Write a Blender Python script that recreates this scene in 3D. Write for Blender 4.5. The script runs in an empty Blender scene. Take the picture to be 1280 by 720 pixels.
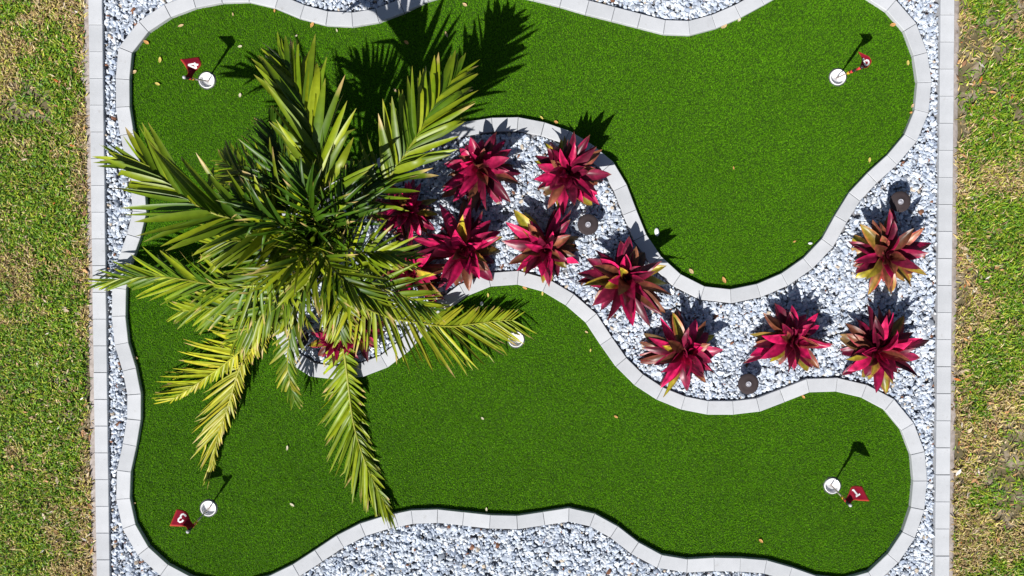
import bpy, math, random
import numpy as np
from mathutils import Vector, Matrix
from mathutils.geometry import tessellate_polygon
from mathutils.bvhtree import BVHTree

random.seed(7)
rng = np.random.default_rng(11)
scene = bpy.context.scene
COL = scene.collection

# ------------------------------------------------------------------ camera model
H, F, TH = 5.9, 1020.0, math.radians(-1.3)
CT, ST = math.cos(TH), math.sin(TH)

def at(u, v, z=0.0):
    """point of the place that the photograph shows at pixel (u, v), at height z"""
    dx, dy, dz = (u - 640) / F, -(v - 360) / F, -1.0
    wy, wz = dy * CT - dz * ST, dy * ST + dz * CT
    t = (z - H) / wz
    return Vector((dx * t, wy * t, z))

def ray(u, v):
    return (at(u, v, 0) - Vector((0, 0, H))).normalized()

cam_d = bpy.data.cameras.new("camera")
cam = bpy.data.objects.new("camera", cam_d)
COL.objects.link(cam)
cam.location = (0, 0, H)
cam.rotation_euler = (TH, 0, 0)
cam_d.sensor_width = 36
cam_d.lens = F / 1280 * 36
cam_d.clip_start, cam_d.clip_end = 0.05, 1000
scene.camera = cam

# ------------------------------------------------------------------ light
SUN = Vector((-0.456, -0.778, 1.0)).normalized()
world = bpy.data.worlds.new("World")
scene.world = world
world.use_nodes = True
nt = world.node_tree
sky = nt.nodes.new("ShaderNodeTexSky")
sky.sky_type = 'NISHITA'
sky.sun_disc = False
sky.sun_elevation = math.asin(SUN.z)
sky.sun_rotation = math.atan2(SUN.x, SUN.y)
bg = nt.nodes["Background"]
bg.inputs[1].default_value = 0.043
nt.links.new(sky.outputs[0], bg.inputs[0])
sd = bpy.data.lights.new("sun", 'SUN')
sd.energy, sd.angle, sd.color = 4.9, math.radians(0.5), (1.0, 0.965, 0.91)
so = bpy.data.objects.new("sun", sd)
so.rotation_euler = (-SUN).to_track_quat('-Z', 'Y').to_euler()
COL.objects.link(so)
vs = scene.view_settings
vs.view_transform, vs.look, vs.exposure, vs.gamma = 'Standard', 'None', 0.45, 1.0
vs.use_curve_mapping = False
scene.cycles.max_bounces = 6

# ------------------------------------------------------------------ tagging
def tag(o, label=None, cat=None, group=None, kind=None):
    if label: o['label'] = label
    if cat: o['category'] = cat
    if group: o['group'] = group
    if kind: o['kind'] = kind
    return o

def empty(name, loc):
    o = bpy.data.objects.new(name, None)
    o.empty_display_size = 0.05
    o.location = loc
    COL.objects.link(o)
    return o

def attach(o, parent):
    """o was built in the coordinates of the thing at parent"""
    o.parent = parent
    return o

# ------------------------------------------------------------------ materials
def new_mat(name):
    m = bpy.data.materials.new(name)
    m.use_nodes = True
    return m, m.node_tree, m.node_tree.nodes["Principled BSDF"]

def plain(name, col, rough=0.5, metal=0.0, spec=0.5, noise=0.0, nscale=40.0):
    m, t, b = new_mat(name)
    b.inputs['Base Color'].default_value = (*col, 1)
    b.inputs['Roughness'].default_value = rough
    b.inputs['Metallic'].default_value = metal
    b.inputs['Specular IOR Level'].default_value = spec
    if noise:
        n = t.nodes.new("ShaderNodeTexNoise"); n.inputs['Scale'].default_value = nscale
        n.inputs['Detail'].default_value = 5
        tc = t.nodes.new("ShaderNodeTexCoord"); t.links.new(tc.outputs['Object'], n.inputs['Vector'])
        mr = t.nodes.new("ShaderNodeMapRange")
        mr.inputs['To Min'].default_value, mr.inputs['To Max'].default_value = 1 - noise, 1 + noise
        t.links.new(n.outputs['Fac'], mr.inputs['Value'])
        mx = t.nodes.new("ShaderNodeVectorMath"); mx.operation = 'SCALE'
        mx.inputs[0].default_value = col
        t.links.new(mr.outputs[0], mx.inputs['Scale'])
        t.links.new(mx.outputs[0], b.inputs['Base Color'])
    return m

def vcol_mat(name, rough=0.5, spec=0.4, transl=0.0, bump=0.0, bscale=60.0, noise=0.0, nscale=60.0):
    """colour of each leaf, blade or stone is stored on the mesh"""
    m, t, b = new_mat(name)
    a = t.nodes.new("ShaderNodeAttribute"); a.attribute_name = "tint"
    src = a.outputs['Color']
    tc = t.nodes.new("ShaderNodeTexCoord")
    if noise:
        n = t.nodes.new("ShaderNodeTexNoise"); n.inputs['Scale'].default_value = nscale
        n.inputs['Detail'].default_value = 4
        t.links.new(tc.outputs['Object'], n.inputs['Vector'])
        mr = t.nodes.new("ShaderNodeMapRange")
        mr.inputs['From Min'].default_value, mr.inputs['From Max'].default_value = 0.3, 0.7
        mr.inputs['To Min'].default_value, mr.inputs['To Max'].default_value = 1 - noise, 1 + noise
        t.links.new(n.outputs['Fac'], mr.inputs['Value'])
        mx = t.nodes.new("ShaderNodeVectorMath"); mx.operation = 'SCALE'
        t.links.new(src, mx.inputs[0]); t.links.new(mr.outputs[0], mx.inputs['Scale'])
        src = mx.outputs[0]
    t.links.new(src, b.inputs['Base Color'])
    b.inputs['Roughness'].default_value = rough
    b.inputs['Specular IOR Level'].default_value = spec
    if bump:
        n = t.nodes.new("ShaderNodeTexNoise"); n.inputs['Scale'].default_value = bscale
        t.links.new(tc.outputs['Object'], n.inputs['Vector'])
        bp = t.nodes.new("ShaderNodeBump"); bp.inputs['Strength'].default_value = bump
        bp.inputs['Distance'].default_value = 0.004
        t.links.new(n.outputs['Fac'], bp.inputs['Height']); t.links.new(bp.outputs[0], b.inputs['Normal'])
    if transl:
        tr = t.nodes.new("ShaderNodeBsdfTranslucent"); t.links.new(src, tr.inputs['Color'])
        ms = t.nodes.new("ShaderNodeMixShader"); ms.inputs[0].default_value = transl
        out = t.nodes["Material Output"]
        t.links.new(b.outputs[0], ms.inputs[1]); t.links.new(tr.outputs[0], ms.inputs[2])
        t.links.new(ms.outputs[0], out.inputs['Surface'])
    return m

def concrete_mat():
    m, t, b = new_mat("paver_concrete")
    tc = t.nodes.new("ShaderNodeTexCoord"); oi = t.nodes.new("ShaderNodeObjectInfo")
    n1 = t.nodes.new("ShaderNodeTexNoise"); n1.inputs['Scale'].default_value = 9; n1.inputs['Detail'].default_value = 6
    n2 = t.nodes.new("ShaderNodeTexNoise"); n2.inputs['Scale'].default_value = 180; n2.inputs['Detail'].default_value = 3
    t.links.new(tc.outputs['Object'], n1.inputs['Vector']); t.links.new(tc.outputs['Object'], n2.inputs['Vector'])
    add = t.nodes.new("ShaderNodeMath"); add.operation = 'MULTIPLY_ADD'; add.inputs[1].default_value = 0.55
    t.links.new(n1.outputs['Fac'], add.inputs[0])
    m2 = t.nodes.new("ShaderNodeMath"); m2.operation = 'MULTIPLY_ADD'; m2.inputs[1].default_value = 0.30
    t.links.new(n2.outputs['Fac'], m2.inputs[0])
    m3 = t.nodes.new("ShaderNodeMath"); m3.operation = 'MULTIPLY_ADD'; m3.inputs[1].default_value = 0.22
    m3.inputs[2].default_value = 0.0
    t.links.new(oi.outputs['Random'], m3.inputs[0])
    t.links.new(m3.outputs[0], m2.inputs[2]); t.links.new(m2.outputs[0], add.inputs[2])
    r = t.nodes.new("ShaderNodeValToRGB")
    r.color_ramp.elements[0].position, r.color_ramp.elements[0].color = 0.32, (0.385, 0.40, 0.425, 1)
    r.color_ramp.elements[1].position, r.color_ramp.elements[1].color = 0.80, (0.535, 0.55, 0.58, 1)
    t.links.new(add.outputs[0], r.inputs['Fac'])
    n3 = t.nodes.new("ShaderNodeTexNoise"); n3.inputs['Scale'].default_value = 26; n3.inputs['Detail'].default_value = 7; n3.inputs['Roughness'].default_value = .65
    ge = t.nodes.new("ShaderNodeNewGeometry"); t.links.new(ge.outputs['Position'], n3.inputs['Vector'])
    st = t.nodes.new("ShaderNodeMapRange"); st.inputs['From Min'].default_value, st.inputs['From Max'].default_value = .60, .78
    st.inputs['To Min'].default_value, st.inputs['To Max'].default_value = 0.0, .55
    t.links.new(n3.outputs['Fac'], st.inputs['Value'])
    mx = t.nodes.new("ShaderNodeMix"); mx.data_type = 'RGBA'
    for k_, sock in enumerate(mx.inputs):
        if sock.name == 'A' and sock.type == 'RGBA': t.links.new(r.outputs[0], sock)
        if sock.name == 'B' and sock.type == 'RGBA': sock.default_value = (0.27, 0.255, 0.24, 1)
    t.links.new(st.outputs[0], mx.inputs[0])
    t.links.new([o_ for o_ in mx.outputs if o_.type == 'RGBA'][0], b.inputs['Base Color'])
    b.inputs['Roughness'].default_value = 0.85
    b.inputs['Specular IOR Level'].default_value = 0.25
    bp = t.nodes.new("ShaderNodeBump"); bp.inputs['Strength'].default_value = 0.25; bp.inputs['Distance'].default_value = 0.003
    t.links.new(n2.outputs['Fac'], bp.inputs['Height']); t.links.new(bp.outputs[0], b.inputs['Normal'])
    return m

def ground_mat(name, cols, scale):
    m, t, b = new_mat(name)
    tc = t.nodes.new("ShaderNodeTexCoord")
    n = t.nodes.new("ShaderNodeTexNoise"); n.inputs['Scale'].default_value = scale; n.inputs['Detail'].default_value = 8
    n.inputs['Roughness'].default_value = 0.7
    t.links.new(tc.outputs['Object'], n.inputs['Vector'])
    r = t.nodes.new("ShaderNodeValToRGB")
    els = r.color_ramp.elements
    els[0].position, els[0].color = 0.3, (*cols[0], 1)
    els[1].position, els[1].color = 0.7, (*cols[-1], 1)
    for i, c in enumerate(cols[1:-1]):
        e = els.new(0.3 + 0.4 * (i + 1) / (len(cols) - 1)); e.color = (*c, 1)
    t.links.new(n.outputs['Fac'], r.inputs['Fac']); t.links.new(r.outputs[0], b.inputs['Base Color'])
    b.inputs['Roughness'].default_value = 0.95
    b.inputs['Specular IOR Level'].default_value = 0.1
    bp = t.nodes.new("ShaderNodeBump"); bp.inputs['Strength'].default_value = 0.6; bp.inputs['Distance'].default_value = 0.01
    t.links.new(n.outputs['Fac'], bp.inputs['Height']); t.links.new(bp.outputs[0], b.inputs['Normal'])
    return m

M = dict(
    paver=concrete_mat(),
    soil=ground_mat("lawn_soil", [(0.075, 0.065, 0.032), (0.15, 0.125, 0.070), (0.36, 0.30, 0.24)], 7.0),
    gravel_bed=ground_mat("gravel_bed", [(0.12, 0.12, 0.13), (0.30, 0.30, 0.32)], 30.0),
    turf_base=ground_mat("turf_backing", [(0.020, 0.055, 0.005), (0.035, 0.085, 0.008)], 60.0),
    mortar=ground_mat("mortar", [(0.22, 0.19, 0.17), (0.45, 0.40, 0.38)], 25.0),
    turf=vcol_mat("turf_fibre", rough=0.8, spec=0.04, transl=0.04),
    grass=vcol_mat("grass_blade", rough=0.5, spec=0.3, transl=0.08),
    stone=vcol_mat("marble_chip", rough=0.55, spec=0.35, noise=0.10, nscale=70),
    frond=vcol_mat("palm_leaf", rough=0.42, spec=0.32, transl=0.13, noise=0.15, nscale=25),
    ti=vcol_mat("cordyline_leaf", rough=0.38, spec=0.4, transl=0.12, noise=0.3, nscale=34),
    bark=vcol_mat("palm_bark", rough=0.85, spec=0.2, bump=0.6, bscale=50, noise=0.25, nscale=30),
    cloth=vcol_mat("flag_cloth", rough=0.75, spec=0.15, transl=0.12, noise=0.06, nscale=90),
    litter=vcol_mat("dry_leaf", rough=0.6, spec=0.25, transl=0.15, noise=0.2, nscale=120),
    bronze=plain("bronze_paint", (0.040, 0.030, 0.032), 0.8, 0.0, 0.2, 0.25, 35),
    nub=plain("frosted_cap", (0.30, 0.30, 0.34), 0.35, 0.0, 0.5, 0.15, 80),
    nub_bright=plain("polished_cap", (0.7, 0.7, 0.75), 0.3, 0.3),
    cup=plain("white_plastic", (0.78, 0.78, 0.79), 0.4, 0.0, 0.5, 0.04, 60),
    cupgap=plain("cup_gap_shade", (0.06, 0.055, 0.07), 0.7),
    pole=plain("pole_fibreglass", (0.50, 0.42, 0.38), 0.4, 0.0, 0.5, 0.1, 60),
    yellow=plain("yellow_band", (0.75, 0.42, 0.03), 0.4),
    red=plain("red_band", (0.60, 0.05, 0.05), 0.4),
    black=plain("black_band", (0.015, 0.015, 0.017), 0.5),
    knob=plain("grey_knob", (0.45, 0.45, 0.48), 0.35),
    white=plain("white_print", (0.85, 0.85, 0.86), 0.6),
    pebble=plain("white_pebble", (0.80, 0.81, 0.84), 0.5, 0.0, 0.4, 0.08, 80),
)

# ------------------------------------------------------------------ mesh helpers
def np_mesh(name, V, Fq, C=None, mat=None, smooth=False):
    """V (n,3), Fq (m,k) all of one size, C (n,3)"""
    me = bpy.data.meshes.new(name)
    n, (mf, k) = len(V), Fq.shape
    me.vertices.add(n); me.vertices.foreach_set("co", np.ascontiguousarray(V, np.float32).ravel())
    me.loops.add(mf * k); me.loops.foreach_set("vertex_index", np.ascontiguousarray(Fq, np.int32).ravel())
    me.polygons.add(mf); me.polygons.foreach_set("loop_start", np.arange(0, mf * k, k, dtype=np.int32))
    me.polygons.foreach_set("use_smooth", np.full(mf, smooth, bool))
    me.update(calc_edges=True)
    if C is not None:
        at_ = me.color_attributes.new("tint", 'FLOAT_COLOR', 'POINT')
        c4 = np.ones((n, 4), np.float32); c4[:, :3] = C
        at_.data.foreach_set("color", c4.ravel())
    if mat: me.materials.append(mat)
    o = bpy.data.objects.new(name, me); COL.objects.link(o)
    return o

class MB:
    def __init__(s): s.v, s.f, s.c = [], [], []
    def add(s, verts, faces, col):
        o = len(s.v)
        s.v += [tuple(p) for p in verts]
        s.f += [tuple(o + i for i in f) for f in faces]
        if isinstance(col, tuple): s.c += [col] * len(verts)
        else: s.c += [tuple(c) for c in col]
    def grid(s, P, col):
        """P rows of points, col same shape or one colour"""
        r, c = len(P), len(P[0])
        vs_ = [p for row in P for p in row]
        fs = [(i * c + j, i * c + j + 1, (i + 1) * c + j + 1, (i + 1) * c + j) for i in range(r - 1) for j in range(c - 1)]
        s.add(vs_, fs, col if isinstance(col, tuple) else [q for row in col for q in row])
    def tube(s, pts, rad, col, n=8, cap=True):
        rings = []
        for i, p in enumerate(pts):
            a = pts[max(0, i - 1)]; b = pts[min(len(pts) - 1, i + 1)]
            t = (b - a).normalized()
            x = t.cross(Vector((0.31, 0.95, 0.02))).normalized(); y = t.cross(x)
            rings.append([p + (x * math.cos(q) + y * math.sin(q)) * rad[i] for q in [2 * math.pi * k / n for k in range(n)]])
        vs_ = [p for r in rings for p in r]
        fs = [(i * n + k, i * n + (k + 1) % n, (i + 1) * n + (k + 1) % n, (i + 1) * n + k) for i in range(len(pts) - 1) for k in range(n)]
        if cap: fs += [tuple(range(n))[::-1], tuple((len(pts) - 1) * n + k for k in range(n))]
        s.add(vs_, fs, col if isinstance(col, tuple) else [c for c in col for _ in range(n)])
    def lathe(s, prof, col, n=32, origin=(0, 0, 0)):
        vs_, fs = [], []
        for r, z in prof:
            for k in range(n):
                q = 2 * math.pi * k / n
                vs_.append((origin[0] + r * math.cos(q), origin[1] + r * math.sin(q), origin[2] + z))
        for i in range(len(prof) - 1):
            for k in range(n):
                fs.append((i * n + k, i * n + (k + 1) % n, (i + 1) * n + (k + 1) % n, (i + 1) * n + k))
        s.add(vs_, fs, col)
    def build(s, name, mat, parent=None, origin=None, smooth=True):
        me = bpy.data.meshes.new(name)
        vs_ = s.v if origin is None else [(x - origin[0], y - origin[1], z - origin[2]) for x, y, z in s.v]
        me.from_pydata(vs_, [], s.f)
        a = me.color_attributes.new("tint", 'FLOAT_COLOR', 'POINT')
        a.data.foreach_set("color", np.array([(*c, 1.0) for c in s.c], np.float32).ravel())
        if smooth: me.polygons.foreach_set("use_smooth", [True] * len(me.polygons))
        me.materials.append(mat); me.update()
        o = bpy.data.objects.new(name, me); COL.objects.link(o)
        if parent: o.parent = parent
        return o

def catmull(pts, n):
    """n points along a Catmull-Rom curve (any dimension)"""
    P = [np.array(p, float) for p in pts]
    P = [2 * P[0] - P[1]] + P + [2 * P[-1] - P[-2]]
    out, segs = [], len(P) - 3
    for i in range(n):
        x = i / (n - 1) * segs; k = min(int(x), segs - 1); t = x - k
        a, b, c, d = P[k:k + 4]
        out.append(0.5 * (2 * b + (c - a) * t + (2 * a - 5 * b + 4 * c - d) * t * t + (3 * b - a - 3 * c + d) * t ** 3))
    return out

def mixc(a, b, t): return tuple(x + (y - x) * t for x, y in zip(a, b))
def sh(c, k): return tuple(max(0.0, x * k) for x in c)

def vnoise(x, y, seed=0):
    """smooth value noise, numpy"""
    r = np.random.default_rng(seed).random((64, 64))
    xi, yi = np.floor(x).astype(int), np.floor(y).astype(int)
    fx, fy = x - xi, y - yi
    fx, fy = fx * fx * (3 - 2 * fx), fy * fy * (3 - 2 * fy)
    g = lambda a, b: r[a % 64, b % 64]
    return (g(xi, yi) * (1 - fx) + g(xi + 1, yi) * fx) * (1 - fy) + (g(xi, yi + 1) * (1 - fx) + g(xi + 1, yi + 1) * fx) * fy

def fbm(x, y, seed=0):
    return (vnoise(x, y, seed) + 0.5 * vnoise(2.1 * x, 2.1 * y, seed + 1) + 0.25 * vnoise(4.3 * x, 4.3 * y, seed + 2)) / 1.75

# ------------------------------------------------------------------ outline of the green (clockwise as seen)
PZ = 0.04                                   # tops of the pavers above the turf
OUT = [(162,133),(162,100),(163,72),(173,52),(200,28),(233,13),(260,6),(290,2),(320,3),(353,13),(380,25),(410,32),(447,33),
 (480,26),(507,15),(533,2),(565,-8),(600,-12),(635,-8),(667,0),(697,7),(730,17),(762,25),(790,32),(822,41),(853,45),(887,38),(920,25),
 (957,5),(990,-14),(1025,-23),(1060,-16),(1088,0),(1107,12),(1122,26),(1135,47),(1143,73),(1147,100),(1146,123),(1142,143),(1133,165),
 (1110,193),(1083,217),(1063,238),(1043,270),(1030,295),(1013,315),(988,335),(960,350),(933,358),(903,362),(873,355),(840,335),
 (825,318),(808,293),(798,268),(787,240),(778,217),(762,197),(737,178),(712,163),(680,152),(640,145),(613,147),(587,151),(555,158),
 (530,167),(505,180),(480,193),(455,208),(430,222),(400,234),(365,250),(340,270),(325,293),(318,320),(322,350),(332,388),(346,424),(358,450),
 (373,466),(404,474),(434,474),(459,470),(484,460),(507,443),(525,425),(540,407),(559,388),(582,371),(610,359),(640,355),(673,362),
 (700,377),(722,393),(740,413),(757,442),(780,470),(807,492),(837,507),(870,517),(903,519),(937,517),(960,512),(983,502),(1003,493),
 (1030,488),(1063,493),(1090,502),(1107,513),(1127,537),(1137,560),(1142,590),(1140,623),(1135,653),(1120,677),(1100,705),(1075,720),
 (1050,724),(1020,720),(993,710),(960,700),(917,697),(883,697),(853,699),(823,692),(800,679),(772,657),(745,642),(710,634),(673,641),
 (640,645),(617,644),(580,640),(543,636),(510,638),(490,642),(447,655),(413,674),(387,692),(358,710),(333,721),(305,728),(275,729),
 (238,721),(213,708),(190,689),(173,664),(164,637),(162,607),(165,580),(173,547),(177,513),(175,480),(167,450),(160,427),(157,400),
 (157,367),(161,340),(168,318),(177,293),(183,267),(183,247),(179,222),(172,187),(166,160)]
W_ = [at(u, v, PZ) for u, v in OUT]
loop = [np.array((p.x, p.y)) for p in W_]
# closed Catmull-Rom, dense
dense = []
n0 = len(loop)
for i in range(n0):
    a, b, c, d = loop[i - 1], loop[i], loop[(i + 1) % n0], loop[(i + 2) % n0]
    for k in range(8):
        t = k / 8
        dense.append(0.5 * (2 * b + (c - a) * t + (2 * a - 5 * b + 4 * c - d) * t * t + (3 * b - a - 3 * c + d) * t ** 3))
dense = np.array(dense)
for _ in range(6):
    dense = (np.roll(dense, 1, 0) + dense * 2 + np.roll(dense, -1, 0)) / 4
seg = np.linalg.norm(np.roll(dense, -1, 0) - dense, axis=1)
cum = np.concatenate([[0], np.cumsum(seg)])
PX = (at(641, 360, PZ) - at(640, 360, PZ)).x      # metres per pixel at the paver tops
NP = int(round(cum[-1] / (33.4 * PX)))
PW = 17.6 * PX
def on_loop(s):
    s = s % cum[-1]
    k = int(np.searchsorted(cum, s, side='right') - 1); k = min(k, len(dense) - 1)
    t = (s - cum[k]) / max(seg[k], 1e-9)
    return dense[k] * (1 - t) + dense[(k + 1) % len(dense)] * t
ring = np.array([on_loop(i * cum[-1] / NP) for i in range(NP)])
def side(d):                                      # outward normal (left of a clockwise walk)
    return np.array((-d[1], d[0])) / np.hypot(*d)
edge_n = [side(ring[(i + 1) % NP] - ring[i]) for i in range(NP)]
outer = []
for i in range(NP):
    m = edge_n[i - 1] + edge_n[i]; m /= np.hypot(*m)
    outer.append(ring[i] + m * PW / max(0.8, float(m @ edge_n[i])))
outer = np.array(outer)

def inside(X, Y, poly):
    r = np.zeros(len(X), bool)
    j = len(poly) - 1
    for i in range(len(poly)):
        xi, yi = poly[i]; xj, yj = poly[j]
        c = ((yi > Y) != (yj > Y)) & (X < (xj - xi) * (Y - yi) / (yj - yi + 1e-12) + xi)
        r ^= c; j = i
    return r

# ------------------------------------------------------------------ straight borders
def lx_out(v): return 110.0 + v * 10.3 / 720
def lx_in(v): return 127.6 + v * 9.6 / 720
def rx_in(v): return 1176.0 - v * 7.2 / 720
def rx_out(v): return 1193.6 - v * 6.6 / 720
VT, VB = -135, 855

# ------------------------------------------------------------------ ground sheets
def sheet(name, loops, z, mat, label=None):
    L = [[Vector((x, y, 0)) for x, y in lp] for lp in loops]
    tris = tessellate_polygon(L)
    pts = [p for lp in L for p in lp]
    me = bpy.data.meshes.new(name)
    fs = []
    for a, b, c in tris:
        n = (pts[b] - pts[a]).cross(pts[c] - pts[a]).z
        fs.append((a, b, c) if n > 0 else (a, c, b))
    me.from_pydata([(p.x, p.y, z) for p in pts], [], fs)
    me.materials.append(mat); me.update()
    o = bpy.data.objects.new(name, me); COL.objects.link(o)
    return tag(o, kind='structure')

corner = [at(lx_out(VT), VT, PZ), at(rx_out(VT), VT, PZ), at(rx_out(VB), VB, PZ), at(lx_out(VB), VB, PZ)]
pad = [(p.x, p.y) for p in corner]
G = 160
sheet("ground", [[(-G, -G), (G, -G), (G, G), (-G, G)], pad], 0.002, M['soil'])
sheet("gravel_bed", [pad, [tuple(p) for p in (ring + outer) / 2]], -0.006, M['gravel_bed'])

CUPS = [(259, 100.5), (1047, 96.5), (261, 635), (1040, 607), (645, 424)]
CUPW = [at(u, v, 0.0) for u, v in CUPS]
CR = 0.0565
holes = [[(c.x + 0.0625 * math.cos(-2 * math.pi * k / 28), c.y + 0.0625 * math.sin(-2 * math.pi * k / 28)) for k in range(28)] for c in CUPW]
turf_edge = ring + np.array([side(ring[(i + 1) % NP] - ring[i - 1]) for i in range(NP)]) * 0.012
sheet("putting_green", [[tuple(p) for p in turf_edge]] + holes, 0.0, M['turf_base'])

# mortar haunching along the outer sides of the borders
for nm, fx, sgn in (("mortar_strip", lx_out, -1), ("mortar_strip", rx_out, 1)):
    mb = MB(); rows = []
    for i in range(90):
        v = VT + (VB - VT) * i / 89
        w = 3.5 + 3.5 * float(fbm(np.array([i * 0.35]), np.array([sgn * 3.3 + 9]), 5)[0]) + (5 if sgn < 0 and 55 < v < 105 else 0)
        rows.append([at(fx(v) - sgn * 1.0, v, 0.012), at(fx(v) + sgn * w * 0.7, v, 0.011), at(fx(v) + sgn * w, v, 0.0035)])
    mb.grid(rows, (0.3, 0.3, 0.3))
    tag(mb.build(nm, M['mortar']), kind='structure')

# ------------------------------------------------------------------ pavers
def paver(quad, label, group, name="concrete_paver"):
    """quad: four plan corners, counter-clockwise; a chamfered block"""
    Q = [np.array(q, float) for q in quad]
    if sum(Q[i][0] * Q[(i + 1) % 4][1] - Q[(i + 1) % 4][0] * Q[i][1] for i in range(4)) < 0: Q = Q[::-1]
    c = sum(Q) / 4
    def inset(d):
        r = []
        for i in range(4):
            e1 = Q[i] - Q[i - 1]; e2 = Q[(i + 1) % 4] - Q[i]
            e1 /= np.hypot(*e1); e2 /= np.hypot(*e2)
            n1, n2 = np.array((-e1[1], e1[0])), np.array((-e2[1], e2[0]))
            m = n1 + n2; m /= np.hypot(*m)
            r.append(Q[i] + m * d / max(0.5, float(m @ n1)))
        return r
    dz = random.uniform(-0.0015, 0.0015)
    tilt = np.array((random.uniform(-0.012, 0.012), random.uniform(-0.012, 0.012)))
    g = random.uniform(0.0006, 0.0016)
    lay = [(g, -0.03), (g, PZ - 0.003), (g + 0.0028, PZ)]
    vs_, fs = [], []
    for d, z in lay:
        for q in inset(d):
            vs_.append((q[0] - c[0], q[1] - c[1], z + dz + (float(tilt @ (q - c)) if z > 0 else 0)))
    for l in range(2):
        for k in range(4): fs.append((l * 4 + k, l * 4 + (k + 1) % 4, l * 4 + 4 + (k + 1) % 4, l * 4 + 4 + k))
    fs.append((8, 9, 10, 11))
    me = bpy.data.meshes.new(name); me.from_pydata(vs_, [], fs); me.materials.append(M['paver']); me.update()
    o = bpy.data.objects.new(name, me); o.location = (c[0], c[1], 0); COL.objects.link(o)
    return tag(o, label, "paver", group)

ORD = ("first second third fourth fifth sixth seventh eighth ninth tenth eleventh twelfth thirteenth fourteenth fifteenth sixteenth "
       "seventeenth eighteenth nineteenth twentieth").split()
def ordw(n):                                      # 1-based
    if n <= 20: return ORD[n - 1]
    tens = {2: "twenty", 3: "thirty", 4: "forty"}[n // 10]
    return tens + "-" + ORD[n % 10 - 1] if n % 10 else tens[:-1] + "ieth"

for nm, fo, fi, start, step, wd in (("left", lx_out, lx_in, 30.7 - 33.45 * 3, 33.45, "left"), ("right", rx_in, rx_out, 18.3 - 33.83 * 3, 33.83, "right")):
    v, k = start, 0
    while v < 800:
        a, b = v, v + step
        q = [at(fo(a), a, PZ).xy, at(fi(a), a, PZ).xy, at(fi(b), b, PZ).xy, at(fo(b), b, PZ).xy]
        if b > 0 and a < 720:
            k += 1
            lab = f"pale grey paver, {ordw(k)} from the top of the straight {wd} border row"
        else:
            lab = f"pale grey paver of the straight {wd} border row beyond the photo"
        if b > -20 and a < 740:
            paver(q, lab, f"pavers of the straight {wd} border row")
        v = b

# sections of the curved edging, each counted from an end one can find
def near_s(u, v):
    p = at(u, v, PZ); d = np.hypot(dense[:, 0] - p.x, dense[:, 1] - p.y)
    return cum[int(np.argmin(d))]
SECT = [((162,133), "round the top left corner of the green, clockwise from its left side"),
        ((320,3), "along the left dip of the top edge, from its left"),
        ((600,-12), "along the right dip of the top edge, from its left"),
        ((1025,-23), "down the right side of the upper green, from the top"),
        ((1010,318), "under the bottom of the upper green, from the right"),
        ((822,314), "on the upper side of the plant bed, from the right"),
        ((587,151), "on the bed edge behind the palm, leftwards"),
        ((373,466), "on the bed edge below the palm, rightwards"),
        ((582,371), "on the lower side of the plant bed, from the left"),
        ((903,519), "round the top of the lower right green, from the left"),
        ((1127,537), "down the right side of the lower green, from the top"),
        ((1050,724), "along the right part of the bottom edge, from the right"),
        ((710,634), "along the bottom edge, from its hump leftwards"),
        ((490,642), "down the slanting bottom edge, from the palm frond tip"),
        ((275,729), "up the lower left side of the green, from the bottom"),
        ((157,400), "up the upper left side, from the long frond")]
SS = [near_s(*p) for p, _ in SECT]
cnt = {}
for i in range(NP):
    j = (i + 1) % NP
    s = (i + 0.5) * cum[-1] / NP
    k = max((x for x in range(len(SS)) if SS[x] <= s + 1e-6), default=len(SS) - 1, key=lambda x: SS[x])
    cnt[k] = cnt.get(k, 0) + 1
    paver([ring[i], outer[i], outer[j], ring[j]], f"grey paver, {ordw(cnt[k])} {SECT[k][1]}", "pavers edging the green")

# ------------------------------------------------------------------ turf fibres
def turf_fibres():
    x0, y0 = ring.min(0); x1, y1 = ring.max(0)
    n = int((x1 - x0) * (y1 - y0) * 42000)
    X, Y = rng.uniform(x0, x1, n), rng.uniform(y0, y1, n)
    ok = inside(X, Y, ring)
    for c in CUPW: ok &= np.hypot(X - c.x, Y - c.y) > 0.0635
    X, Y = X[ok], Y[ok]; n = len(X)
    L = rng.uniform(0.007, 0.014, n); w = rng.uniform(0.0010, 0.0019, n)
    az = rng.uniform(0, 2 * np.pi, n); tl = rng.uniform(0.25, 1.25, n)
    d = np.stack([np.cos(az) * np.sin(tl), np.sin(az) * np.sin(tl) + 0.15, np.cos(tl)], 1)
    p = np.stack([-np.sin(az), np.cos(az), np.zeros(n)], 1)
    B = np.stack([X, Y, np.zeros(n)], 1)
    V = np.stack([B - p * w[:, None], B + p * w[:, None], B + d * L[:, None] + p * w[:, None] * .35, B + d * L[:, None] - p * w[:, None] * .35], 1)
    base = np.array((0.083, 0.236, 0.0042))
    f = fbm(X * 9, Y * 9, 3) * 0.5 + fbm(X * 1.6, Y * 1.6, 8) * 0.5
    pile = 0.93 + 0.14 * fbm(X * 1.1 + 0.8 * Y, Y * 0.5, 17)
    k = (0.78 + 0.42 * f) * pile * rng.uniform(0.74, 1.22, n)
    C = base[None] * k[:, None]
    yl = rng.random(n) < 0.045
    C[yl] = np.array((0.17, 0.33, 0.018)) * rng.uniform(.7, 1.2, (yl.sum(), 1))
    C4 = np.repeat(C[:, None], 4, 1)
    o = np_mesh("turf_grass", V.reshape(-1, 3), np.arange(n * 4).reshape(-1, 4), C4.reshape(-1, 3), M['turf'])
    tag(o, "short bright green artificial turf fibres covering the green", "turf", kind='stuff')
turf_fibres()

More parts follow.
